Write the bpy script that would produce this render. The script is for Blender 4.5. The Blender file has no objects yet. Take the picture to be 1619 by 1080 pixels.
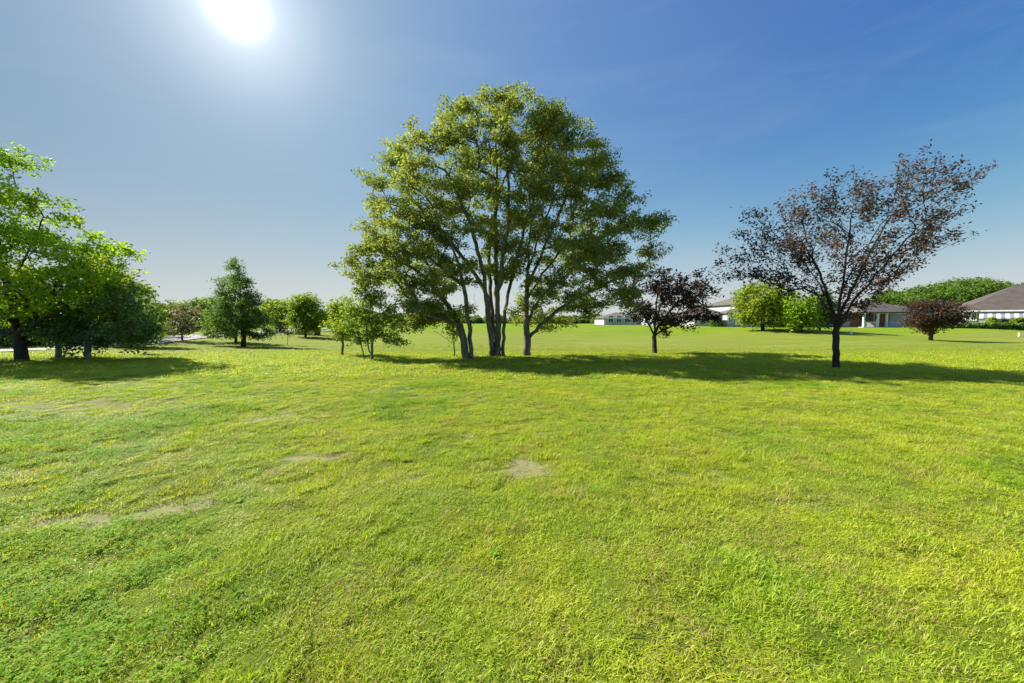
import bpy, math, random
import numpy as np
R = math.radians
sc = bpy.context.scene
COL = sc.collection

# ------------------------------------------------------------------ camera
FPX, CX, CY, PITCH, EYE = 585.0, 809.5, 540.0, math.atan(35/585.0), 1.6   # in 1619x1080 photo pixels
cam_d = bpy.data.cameras.new('camera'); cam = bpy.data.objects.new('camera', cam_d); COL.objects.link(cam)
cam_d.sensor_width = 36; cam_d.lens = FPX/1619*36; cam_d.clip_end = 3000; cam_d.clip_start = 0.05
cam.location = (0, 0, EYE); cam.rotation_euler = (R(90)-PITCH, 0, 0)
sc.camera = cam

# ------------------------------------------------------------------ sky + sun
SUN_AZ, SUN_EL = R(-67), R(37)          # azimuth from +Y towards +X (negative: to the left)
def sph(az, el): return np.array((math.sin(az)*math.cos(el), math.cos(az)*math.cos(el), math.sin(el)))
SUNV = sph(SUN_AZ, SUN_EL)
w = bpy.data.worlds.new('World'); sc.world = w; w.use_nodes = True
nt = w.node_tree; N = nt.nodes; L = nt.links; N.clear()
out = N.new('ShaderNodeOutputWorld'); bg = N.new('ShaderNodeBackground')
sky = N.new('ShaderNodeTexSky'); sky.sky_type = 'NISHITA'; sky.sun_disc = False
sky.sun_elevation = SUN_EL; sky.sun_rotation = SUN_AZ
sky.air_density = 1.0; sky.dust_density = 0.0; sky.ozone_density = 2.0; sky.altitude = 100
def vmath(nt, op, a, b=None):
    n = nt.nodes.new('ShaderNodeVectorMath'); n.operation = op
    for i, v in enumerate((a, b)):
        if v is None: continue
        if hasattr(v, 'links'): nt.links.new(v, n.inputs[i])
        else: n.inputs[i].default_value = v
    return n.outputs['Value'] if op == 'DOT_PRODUCT' else n.outputs['Vector']
def fmath(nt, op, a, b=None, c=None, clamp=False):
    n = nt.nodes.new('ShaderNodeMath'); n.operation = op; n.use_clamp = clamp
    for i, v in enumerate((a, b, c)):
        if v is None: continue
        if hasattr(v, 'links'): nt.links.new(v, n.inputs[i])
        else: n.inputs[i].default_value = v
    return n.outputs[0]
def mixc(nt, fac, a, b, mode='MIX'):
    n = nt.nodes.new('ShaderNodeMix'); n.data_type = 'RGBA'; n.blend_type = mode
    for s, v in ((n.inputs[0], fac), (n.inputs[6], a), (n.inputs[7], b)):
        if hasattr(v, 'links'): nt.links.new(v, s)
        else: s.default_value = v if isinstance(v, (float, int)) else tuple(v)+((1,) if len(v) == 3 else ())
    return n.outputs[2]
def ramp(nt, fac, stops):
    n = nt.nodes.new('ShaderNodeValToRGB'); nt.links.new(fac, n.inputs[0]); cr = n.color_ramp
    while len(cr.elements) < len(stops): cr.elements.new(0.5)
    for e, (p, c) in zip(cr.elements, stops):
        e.position = p; e.color = (c, c, c, 1) if isinstance(c, (int, float)) else tuple(c)+(1,)
    return n.outputs[0]
def noise(nt, vec, scale, detail=3, rough=0.55, dist=0.0):
    n = nt.nodes.new('ShaderNodeTexNoise'); n.inputs['Scale'].default_value = scale
    n.inputs['Detail'].default_value = detail; n.inputs['Roughness'].default_value = rough; n.inputs['Distortion'].default_value = dist
    if vec is not None: nt.links.new(vec, n.inputs['Vector'])
    return n.outputs[0]
EXPO = 1.35; SKY_K = 0.13*2**0.35
tc = N.new('ShaderNodeTexCoord').outputs['Generated']
hsv = N.new('ShaderNodeHueSaturation'); hsv.inputs['Saturation'].default_value = 1.28; hsv.inputs['Value'].default_value = SKY_K
L.new(sky.outputs[0], hsv.inputs['Color'])
# thin veil of high haze and the sun's aureole inside it
glow_dir = sph(math.atan((395-CX)/FPX), math.atan((505-35)/FPX*math.cos(math.atan((395-CX)/FPX))))
d = fmath(nt, 'MAXIMUM', vmath(nt, 'DOT_PRODUCT', tc, tuple(glow_dir)), 0.0)
# contrast curve of a clear sky: deep blue aloft, no burnt horizon, x^2/(x^2+k)
sq = vmath(nt, 'POWER', hsv.outputs[0], (1.62, 1.78, 1.5))
skyc = vmath(nt, 'MULTIPLY', vmath(nt, 'DIVIDE', sq, vmath(nt, 'ADD', sq, (0.27, 0.24, 0.22))), (0.78, 0.76, 0.80))
lf_ = fmath(nt, 'POWER', fmath(nt, 'MAXIMUM', vmath(nt, 'DOT_PRODUCT', tc, (-0.87, 0.27, 0.41)), 0.0), 3.0)
skyc = mixc(nt, fmath(nt, 'MULTIPLY', lf_, 0.95), skyc, (0.07, 0.20, 0.40))
core = fmath(nt, 'MULTIPLY', fmath(nt, 'POWER', d, 1900.0), 1.8)
halo = fmath(nt, 'ADD', fmath(nt, 'MULTIPLY', fmath(nt, 'POWER', d, 170.0), 0.42), fmath(nt, 'MULTIPLY', fmath(nt, 'POWER', d, 38.0), 0.12))
wide = fmath(nt, 'ADD', fmath(nt, 'MULTIPLY', fmath(nt, 'POWER', d, 14.0), 0.02), fmath(nt, 'MULTIPLY', fmath(nt, 'POWER', d, 3.0), 0.0))
add = fmath(nt, 'ADD', core, fmath(nt, 'ADD', halo, wide))
mp = N.new('ShaderNodeMapping'); L.new(tc, mp.inputs['Vector']); mp.inputs['Scale'].default_value = (1.0, 2.2, 7.0); mp.inputs['Rotation'].default_value = (0, 0.22, 0.3)
cir = ramp(nt, noise(nt, mp.outputs[0], 1.6, 6, 0.6, 0.8), [(0.48, 0.0), (0.78, 1.0)])
veil = fmath(nt, 'MULTIPLY', cir, 0.10)
gl = N.new('ShaderNodeCombineColor')
L.new(fmath(nt, 'MULTIPLY', add, 0.98), gl.inputs[0]); L.new(fmath(nt, 'MULTIPLY', add, 0.99), gl.inputs[1]); L.new(fmath(nt, 'MULTIPLY', add, 0.97), gl.inputs[2])
skyc = mixc(nt, fmath(nt, 'MULTIPLY', fmath(nt, 'POWER', d, 1.5), 0.40), skyc, (0.41, 0.56, 0.74))
skyc = mixc(nt, fmath(nt, 'MULTIPLY', fmath(nt, 'POWER', d, 18.0), 0.50), skyc, (0.40, 0.49, 0.57))
s1 = mixc(nt, 1.0, skyc, gl.outputs[0], 'ADD')
sz = nt.nodes.new('ShaderNodeSeparateXYZ'); nt.links.new(tc, sz.inputs[0])
low = fmath(nt, 'MULTIPLY', fmath(nt, 'POWER', fmath(nt, 'SUBTRACT', 1.0, fmath(nt, 'ABSOLUTE', sz.outputs[2])), 9.0), 0.30)
s1 = mixc(nt, low, s1, (0.60, 0.70, 0.70))
lowg = fmath(nt, 'MULTIPLY', fmath(nt, 'MULTIPLY', fmath(nt, 'POWER', fmath(nt, 'SUBTRACT', 1.0, fmath(nt, 'ABSOLUTE', sz.outputs[2])), 7.0), fmath(nt, 'POWER', d, 2.0)), 1.15, None, True)
s1 = mixc(nt, lowg, s1, (0.74, 0.77, 0.69))
zen_fill = fmath(nt, 'MULTIPLY', ramp(nt, sz.outputs[2], [(0.62, 0.0), (0.9, 1.0)]), 0.8)  # zenith brightened mostly above the view, added as fill light for the shade
s1 = mixc(nt, zen_fill, s1, (0.36, 0.52, 0.80))
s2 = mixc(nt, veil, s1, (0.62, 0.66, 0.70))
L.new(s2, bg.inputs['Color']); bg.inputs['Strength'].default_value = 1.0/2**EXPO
L.new(bg.outputs[0], out.inputs['Surface'])
sun_d = bpy.data.lights.new('sun', 'SUN'); sun = bpy.data.objects.new('sun', sun_d); COL.objects.link(sun)
sun_d.energy = 4.6; sun_d.angle = R(0.6); sun_d.color = (1.0, 0.94, 0.83)
from mathutils import Vector, Matrix
sun.rotation_euler = Vector(tuple(SUNV)).to_track_quat('Z', 'Y').to_euler(); sun.location = (-20, 10, 30)
sc.view_settings.view_transform = 'Standard'; sc.view_settings.look = 'None'; sc.view_settings.exposure = EXPO; sc.view_settings.gamma = 1
sc.view_settings.use_curve_mapping = False
try:
    sc.cycles.max_bounces = 9; sc.cycles.diffuse_bounces = 5; sc.cycles.transmission_bounces = 7; sc.cycles.transparent_max_bounces = 8
    sc.cycles.sample_clamp_indirect = 4
except Exception: pass

# ------------------------------------------------------------------ helpers
def vnoise(x, y, seed=0):
    x = np.asarray(x, float); y = np.asarray(y, float)
    xi = np.floor(x).astype(np.int64); yi = np.floor(y).astype(np.int64)
    fx = x-xi; fy = y-yi; fx = fx*fx*(3-2*fx); fy = fy*fy*(3-2*fy)
    def h(a, b):
        n = (a*374761393+b*668265263+seed*1274126177) & 0xffffffff
        n = ((n ^ (n >> 13))*1274126177) & 0xffffffff
        n = (n ^ (n >> 16)) & 0xffffffff
        return n/4294967295.0
    return (h(xi, yi)*(1-fx)+h(xi+1, yi)*fx)*(1-fy)+(h(xi, yi+1)*(1-fx)+h(xi+1, yi+1)*fx)*fy
def sstep(a, b, x):
    t = np.clip((np.asarray(x, float)-a)/(b-a), 0, 1); return t*t*(3-2*t)
def hgt(x, y, fine=True):
    x = np.asarray(x, float); y = np.asarray(y, float)
    z = -0.42*sstep(16.5, 27, y)+0.70*sstep(38, 58, y)
    und = (vnoise(x/13+3.3, y/11+1.7, 5)-0.5)*0.55+(vnoise(x/31, y/27, 6)-0.5)*0.6
    z = z+und*sstep(19, 36, y)*(1-sstep(46, 60, y))
    z = z+0.10*(vnoise(x/5.0+9, y/5.0, 7)-0.5)*sstep(1, 5, y)*(1-sstep(14, 20, y))
    z = z+0.45*sstep(12, 30, -x)*sstep(18, 30, y)
    if fine:
        k = 1-sstep(9, 16, y)
        z = z+k*(0.055*(vnoise(x*1.1, y*1.3, 11)-0.5)+0.035*(vnoise(x*3.4, y*3.9, 12)-0.5)+0.018*(vnoise(x*9, y*10, 13)-0.5))
    return z
ca, sa = math.cos(PITCH), math.sin(PITCH)
def ray(px, py):
    cx = (px-CX)/FPX; cy = (CY-py)/FPX
    return np.array((cx, ca+cy*sa, -sa+cy*ca))
def at(px, py, Y):
    d = ray(px, py); t = Y/d[1]; return np.array((d[0]*t, Y, EYE+d[2]*t))
def gp(px, py, tmax=400):
    """point of the ground seen at this photo pixel"""
    d = ray(px, py); t = np.concatenate([np.arange(1, 90, 0.05), np.arange(90, tmax, 1.0)])
    P = d[None, :]*t[:, None]; P[:, 2] += EYE
    below = P[:, 2] <= hgt(P[:, 0], P[:, 1], False)
    i = int(np.argmax(below)) if below.any() else len(t)-1
    p = P[i]; return np.array((p[0], p[1], float(hgt(p[0], p[1], False))))

def mesh_np(name, V, F, mat=None, smooth=False):
    """V (n,3); F list of arrays (m,k)"""
    me = bpy.data.meshes.new(name); V = np.asarray(V, np.float32)
    F = [np.asarray(f, np.int32) for f in (F if isinstance(F, list) else [F]) if len(f)]
    loops = np.concatenate([f.ravel() for f in F]); cnt = np.concatenate([np.full(len(f), f.shape[1], np.int32) for f in F])
    me.vertices.add(len(V)); me.vertices.foreach_set('co', V.ravel())
    me.loops.add(len(loops)); me.loops.foreach_set('vertex_index', loops)
    me.polygons.add(len(cnt)); me.polygons.foreach_set('loop_start', np.concatenate([[0], np.cumsum(cnt)[:-1]]).astype(np.int32))
    me.polygons.foreach_set('loop_total', cnt)
    if smooth: me.polygons.foreach_set('use_smooth', np.ones(len(cnt), bool))
    me.update(calc_edges=True); me.validate()
    if mat: me.materials.append(mat)
    return me
def link(name, me, parent=None, loc=None):
    o = bpy.data.objects.new(name, me); COL.objects.link(o)
    if parent is not None: o.parent = parent
    if loc is not None: o.location = tuple(loc)
    return o
def tag(o, label=None, cat=None, group=None, kind=None):
    for k, v in (('label', label), ('category', cat), ('group', group), ('kind', kind)):
        if v: o[k] = v
    return o
def thing(name, label, cat, loc, group=None, rz=0):
    o = bpy.data.objects.new(name, None); COL.objects.link(o); o.empty_display_size = 0.2
    o.location = tuple(loc); o.rotation_euler.z = rz
    return tag(o, label, cat, group)
class MB:
    def __init__(s): s.v = []; s.f = []
    def poly(s, pts):
        n = len(s.v); s.v += [tuple(p) for p in pts]; s.f.append(tuple(range(n, n+len(pts))))
    def box(s, x0, y0, z0, x1, y1, z1):
        n = len(s.v)
        s.v += [(x0,y0,z0),(x1,y0,z0),(x1,y1,z0),(x0,y1,z0),(x0,y0,z1),(x1,y0,z1),(x1,y1,z1),(x0,y1,z1)]
        s.f += [tuple(n+i for i in q) for q in ((3,2,1,0),(4,5,6,7),(0,1,5,4),(1,2,6,5),(2,3,7,6),(3,0,4,7))]
        return s
    def build(s, name, mat, parent=None, loc=None):
        me = bpy.data.meshes.new(name); me.from_pydata(s.v, [], s.f); me.update(); me.materials.append(mat)
        return link(name, me, parent, loc)

# ------------------------------------------------------------------ materials
def mat(name):
    m = bpy.data.materials.new(name); m.use_nodes = True; return m, m.node_tree, m.node_tree.nodes['Principled BSDF']
def plain(name, col, rough=0.7, var=0.25, scale=3.0, metallic=0):
    m, nt, b = mat(name)
    g = nt.nodes.new('ShaderNodeNewGeometry').outputs['Position']
    n = noise(nt, g, scale, 4, 0.6)
    c = ramp(nt, n, [(0.3, tuple(v*(1-var) for v in col)), (0.7, tuple(min(1, v*(1+var)) for v in col))])
    nt.links.new(c, b.inputs['Base Color']); b.inputs['Roughness'].default_value = rough; b.inputs['Metallic'].default_value = metallic
    return m
def leaf_mat(name, ca_, cb, cc=None, trans=0.48, rough=0.6):
    m, nt, b = mat(name)
    geo = nt.nodes.new('ShaderNodeNewGeometry')
    big = noise(nt, geo.outputs['Position'], 0.75, 2)
    r = geo.outputs['Random Per Island']
    f = fmath(nt, 'ADD', fmath(nt, 'MULTIPLY', r, 0.55), fmath(nt, 'SUBTRACT', fmath(nt, 'MULTIPLY', big, 1.6), 0.55), clamp=True)
    stops = [(0.0, ca_), (0.6, cb), (1.0, cc or cb)]
    c = ramp(nt, f, stops)
    nt.links.new(c, b.inputs['Base Color']); b.inputs['Roughness'].default_value = rough
    b.inputs['Specular IOR Level'].default_value = 0.12
    tr = nt.nodes.new('ShaderNodeBsdfTranslucent')
    tcol = mixc(nt, 1.0, c, (1.3, 1.3, 0.6), 'MULTIPLY'); nt.links.new(tcol, tr.inputs['Color'])
    mx = nt.nodes.new('ShaderNodeMixShader'); mx.inputs[0].default_value = trans
    nt.links.new(b.outputs[0], mx.inputs[1]); nt.links.new(tr.outputs[0], mx.inputs[2])
    nt.links.new(mx.outputs[0], nt.nodes['Material Output'].inputs['Surface'])
    return m
def bark_mat(name, c0, c1, scale=9):
    m, nt, b = mat(name)
    tc = nt.nodes.new('ShaderNodeNewGeometry').outputs['Position']
    mp = nt.nodes.new('ShaderNodeMapping'); nt.links.new(tc, mp.inputs[0]); mp.inputs['Scale'].default_value = (1, 1, 0.22)
    n = noise(nt, mp.outputs[0], scale, 6, 0.7, 0.6)
    nt.links.new(ramp(nt, n, [(0.38, c0), (0.62, c1)]), b.inputs['Base Color']); b.inputs['Roughness'].default_value = 0.9
    bp = nt.nodes.new('ShaderNodeBump'); bp.inputs['Strength'].default_value = 0.7; bp.inputs['Distance'].default_value = 0.04
    nt.links.new(n, bp.inputs['Height']); nt.links.new(bp.outputs[0], b.inputs['Normal'])
    return m
B_GREY = bark_mat('bark_grey', (0.055, 0.05, 0.032), (0.19, 0.175, 0.115))
B_DARK = bark_mat('bark_dark', (0.016, 0.013, 0.011), (0.05, 0.04, 0.03))
B_BIRCH = bark_mat('bark_pale', (0.07, 0.075, 0.08), (0.25, 0.26, 0.27), 6)
LF_BIG = leaf_mat('leaf_big_tree', (0.135, 0.19, 0.048), (0.235, 0.285, 0.068), (0.35, 0.37, 0.10), 0.5)
LF_BRIGHT = leaf_mat('leaf_bright', (0.12, 0.25, 0.02), (0.28, 0.42, 0.03), (0.42, 0.52, 0.05), 0.5)
LF_DARK = leaf_mat('leaf_dark', (0.04, 0.10, 0.04), (0.10, 0.19, 0.06), (0.20, 0.32, 0.085), 0.35)
LF_OAK = leaf_mat('leaf_oak', (0.05, 0.12, 0.04), (0.12, 0.21, 0.055), (0.23, 0.33, 0.08))
LF_MID = leaf_mat('leaf_mid', (0.11, 0.19, 0.03), (0.21, 0.30, 0.045), (0.32, 0.39, 0.065))
LF_YEL = leaf_mat('leaf_yellow', (0.14, 0.21, 0.015), (0.26, 0.34, 0.03), (0.37, 0.43, 0.05), 0.45)
LF_RED = leaf_mat('leaf_red', (0.035, 0.033, 0.036), (0.08, 0.06, 0.055), (0.22, 0.10, 0.055), 0.35)
LF_PURP = leaf_mat('leaf_purple', (0.018, 0.015, 0.02), (0.04, 0.028, 0.03), (0.10, 0.06, 0.045), 0.25)
LF_BROWN = leaf_mat('leaf_brown', (0.12, 0.12, 0.07), (0.22, 0.22, 0.12), (0.30, 0.32, 0.16), 0.3)

# ------------------------------------------------------------------ trees
def resample(pts, step):
    pts = [np.asarray(p, float) for p in pts]; o = [pts[0]]
    for a, b in zip(pts[:-1], pts[1:]):
        n = max(1, int(round(np.linalg.norm(b-a)/step)))
        for i in range(1, n+1): o.append(a+(b-a)*i/n)
    return o
def smooth_path(pts, it=2):
    for _ in range(it):
        q = [pts[0]]
        for a, b in zip(pts[:-1], pts[1:]): q += [a*0.75+b*0.25, a*0.25+b*0.75]
        q.append(pts[-1]); pts = q
    return pts
def tubes(nodes, parent, rad, sides_of):
    """one mesh out of the skeleton: chains follow the thickest child"""
    n = len(nodes); kids = [[] for _ in range(n)]
    for i, p in enumerate(parent):
        if p >= 0: kids[p].append(i)
    V = []; F = {}; base = 0
    starts = [(i, -1) for i in range(n) if parent[i] < 0]
    while starts:
        i, frm = starts.pop(); chain = [frm, i] if frm >= 0 else [i]
        while kids[chain[-1]]:
            ks = sorted(kids[chain[-1]], key=lambda k: -rad[k])
            for k in ks[1:]: starts.append((k, chain[-1]))
            chain.append(ks[0])
        if len(chain) < 2: continue
        P = nodes[chain]; rr = rad[chain].copy()
        if frm >= 0: rr[0] = min(rr[0], rr[1]*1.25)
        S = sides_of(rr.max())
        T = np.gradient(P, axis=0); T /= np.linalg.norm(T, axis=1)[:, None]+1e-9
        ref = np.array((0.31, 0.91, 0.28)) if abs(T[0, 2]) > 0.7 else np.array((0, 0, 1.0))
        A = np.cross(T, ref); A /= np.linalg.norm(A, axis=1)[:, None]+1e-9; B = np.cross(T, A)
        th = np.arange(S)*2*math.pi/S
        wob = 1+0.0*th
        ring = P[:, None, :]+rr[:, None, None]*(np.cos(th)[None, :, None]*A[:, None, :]+np.sin(th)[None, :, None]*B[:, None, :])
        V.append(ring.reshape(-1, 3)); m = len(P)
        a = base+(np.arange(m-1)[:, None]*S+np.arange(S)[None, :]); b = base+(np.arange(m-1)[:, None]*S+(np.arange(S)[None, :]+1) % S)
        F.setdefault(4, []).append(np.stack([a, b, b+S, a+S], -1).reshape(-1, 4))
        base += m*S
    return np.concatenate(V), [np.concatenate(F[4])]
def tn(rng, shape): return np.clip(rng.normal(size=shape), -1.9, 1.9)
def leaves_mesh(rng, C, ls, up=0.35, elong=1.7):
    """diamond leaves folded along the rib, centres C (n,3)"""
    n = len(C)
    nrm = rng.normal(size=(n, 3)); nrm[:, 2] = np.abs(nrm[:, 2])+up; nrm /= np.linalg.norm(nrm, axis=1)[:, None]
    t = rng.normal(size=(n, 3)); t -= nrm*np.sum(t*nrm, 1)[:, None]; t /= np.linalg.norm(t, axis=1)[:, None]
    b = np.cross(nrm, t); s = ls*rng.uniform(0.6, 1.35, n)[:, None]
    V = np.stack([C-t*s*0.5*elong, C+b*s*0.42+nrm*s*0.12, C+t*s*0.5*elong, C-b*s*0.42+nrm*s*0.12], 1).reshape(-1, 3)
    return V, np.arange(n*4).reshape(-1, 4)
def inpoly(x, y, poly):
    c = np.zeros(len(x), bool); n = len(poly)
    for i in range(n):
        x0, y0 = poly[i]; x1, y1 = poly[(i+1) % n]
        if y0 == y1: continue
        cond = ((y0 > y) != (y1 > y)) & (x < (x1-x0)*(y-y0)/(y1-y0)+x0); c ^= cond
    return c
def edge_dist(x, y, poly):
    d = np.full(len(x), 1e9); n = len(poly)
    for i in range(n):
        a = np.array(poly[i], float); b = np.array(poly[(i+1) % n], float); ab = b-a
        t = np.clip(((x-a[0])*ab[0]+(y-a[1])*ab[1])/(ab@ab+1e-9), 0, 1)
        d = np.minimum(d, np.hypot(x-a[0]-t*ab[0], y-a[1]-t*ab[1]))
    return d
def ell(cx, cy, rx, ry, n=16, jag=0.24, seed=1):
    r = random.Random(seed); return [(cx+rx*math.cos(a)*(1+r.uniform(-jag, jag)), cy+ry*math.sin(a)*(1+r.uniform(-jag, jag))) for a in [i*2*math.pi/n for i in range(n)]]
def grow(seed, base, stems, poly, Y0, thick, n_clump, n_tip, n_leaf, ls, clump_r=(0.55, 0.28), tip_r=0.13,
         r_base=0.2, step=0.35, shell=0.0, rise=0.5, flare=1.22, streak=None, rmin=0.005, droop=0.0, zmin=0.4, join=0.45):
    """skeleton (stems in photo pixels + depth) grown out to leaf clumps that fill the crown outline; returns meshes in local space"""
    rng = np.random.default_rng(seed); base = np.asarray(base, float); Y0 = base[1] if Y0 is None else Y0
    xs = [p[0] for p in poly]; ys = [p[1] for p in poly]; S = Y0/FPX     # metres per pixel
    # clump centres
    cen = []; wmax = None; tries = 0
    dmin = 0.75*math.sqrt(max(1e-6, 0.5*(max(xs)-min(xs))*(max(ys)-min(ys)))*S*S/n_clump)*1.15
    while len(cen) < n_clump and tries < 60:
        tries += 1; m = 400
        x = rng.uniform(min(xs), max(xs), m); y = rng.uniform(min(ys), max(ys), m)
        ok = inpoly(x, y, poly); x = x[ok]; y = y[ok]
        if not len(x): continue
        e = edge_dist(x, y, poly)*S; half = thick*np.sqrt(np.clip(e/(thick*1.0), 0.02, 1)); u = rng.uniform(-1, 1, len(x))
        if shell: u = np.sign(u)*np.abs(u)**(1/(1+shell))
        for i in range(len(x)):
            p = at(x[i], y[i], Y0+u[i]*half[i])
            if p[2] < base[2]+zmin: continue
            if all(np.sum((p-q)**2) > dmin*dmin for q in cen[-400:]): cen.append(p)
            if len(cen) >= n_clump: break
        dmin *= 0.93
    cen = np.array(cen)
    # skeleton
    nodes = []; par = []; plen = []
    def addn(p, q):
        nodes.append(p); par.append(q); plen.append(0 if q < 0 else plen[q]+np.linalg.norm(p-nodes[q])); return len(nodes)-1
    for st in stems:
        pts = smooth_path([np.array(at(a, b, (Y0+dy))) for (a, b, dy) in st], 2)
        if st[0][2] == 0 and abs(pts[0][2]-base[2]) < 0.5: pts[0][2] = base[2]-0.15
        pts = resample(pts, step)
        if nodes:
            D = np.linalg.norm(np.array(nodes)-pts[0], axis=1); j = int(np.argmin(D)); q = j if D[j] < join or pts[0][2] > base[2]+0.5 else -1
        else: q = -1
        k = 0 if q < 0 else 1
        for i, p in enumerate(pts[k:]):
            if i+k > 1: p = p+rng.normal(size=3)*step*0.06
            q = addn(p, q)
    def connect(target, bal, bow, stepc):
        A = np.array(nodes); v = target-A; D = np.linalg.norm(v, axis=1)
        cost = D+bal*np.array(plen)+rise*np.clip(-(v[:, 2])+0.25*D, 0, None)+3*np.clip(0.9-(A[:, 2]-base[2]), 0, None)
        j = int(np.argmin(cost)); L_ = D[j]; m = max(1, int(round(L_/stepc))); q = j
        side = rng.normal(size=3)*L_*0.10; side[2] = -abs(side[2])*0.4
        for i in range(1, m+1):
            t = i/m; p = nodes[j]*(1-t)+target*t+side*math.sin(math.pi*t)+np.array((0, 0, bow*L_*math.sin(math.pi*t)))
            if i < m: p = p+rng.normal(size=3)*stepc*0.09
            q = addn(p, q)
        return q
    top = max(nodes, key=lambda p: p[2]) if nodes else base
    for i in np.argsort(np.linalg.norm(cen-np.mean(np.array(nodes), axis=0), axis=1)): connect(cen[i], 0.35, 0.06, step)
    # twig tips + leaves
    LC = []; tips = []
    for c in cen:
        m = max(2, int(n_tip*rng.uniform(0.6, 1.4))); k = rng.uniform(0.7, 1.25)
        off = tn(rng, (m, 3))*np.array((clump_r[0], clump_r[0], clump_r[1]))*k*0.62
        if streak is not None: dr = c-np.array((base[0], base[1], base[2]+1.6)); dr /= np.linalg.norm(dr); off = off*0.62+rng.uniform(-1, 1, size=(m, 1))*dr*streak
        if droop: off[:, 2] -= droop*np.linalg.norm(off[:, :2], axis=1)
        for o_ in off: tips.append(c+o_)
    tips = np.array(tips)
    A = None
    for t_ in tips: connect(t_, 0.25, 0.03, step*0.8)
    for t_ in tips:
        m = max(1, int(n_leaf*rng.uniform(0.5, 1.5))); o_ = tn(rng, (m, 3))*tip_r*np.array((1, 1, 0.7))
        if streak is not None: dr = t_-np.array((base[0], base[1], base[2]+1.6)); dr /= np.linalg.norm(dr); o_ = o_+rng.uniform(-1, 1, size=(m, 1))*dr*streak*0.35
        LC.append(t_+o_)
    LC = np.concatenate(LC)
    nodes = np.array(nodes); par = np.array(par); n = len(nodes)
    cnt = np.zeros(n); iskid = np.zeros(n, bool); iskid[par[par >= 0]] = True; cnt[~iskid] = 1
    for i in range(n-1, -1, -1):
        if par[i] >= 0: cnt[par[i]] += cnt[i]
    tot = cnt[par < 0].max()
    rad = np.maximum(rmin, r_base*(cnt/tot)**0.52)
    hh = nodes[:, 2]-base[2]; rad = rad*(1+(flare-1)*np.exp(-np.clip(hh, 0, 9)/(0.9*r_base+0.15)))
    V, F = tubes(nodes-base, par, rad, lambda r: 12 if r > 0.1 else (7 if r > 0.03 else 3))
    LV, LFc = leaves_mesh(rng, LC-base, ls)
    return (V, F), (LV, LFc)
def tree(name, label, cat, base, stems, poly, leafm, barkm, group=None, **k):
    base = np.asarray(base, float); Y0 = k.pop('Y0', base[1])
    (V, F), (LV, LFc) = grow(base=base, stems=stems, poly=poly, Y0=Y0, **k)
    t = thing(name, label, cat, base, group)
    link('trunk', mesh_np('trunk', V, F, barkm, True), t)
    link('crown', mesh_np('crown', LV, LFc, leafm), t)
    return t
def auto_stems(base_px, base_py, poly, rng, n=3, lean=0):
    xs = [p[0] for p in poly]; ys = [p[1] for p in poly]; cx = sum(xs)/len(xs); t = min(ys); b = max(ys); hgt_ = base_py-t
    s = [[(base_px, base_py, 0), (base_px, base_py-0.3*hgt_, 0), (base_px*0.4+cx*0.6, base_py-0.6*hgt_, 0), (cx, t+0.12*hgt_, 0)]]
    return s

EXEC_MORE = True
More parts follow.
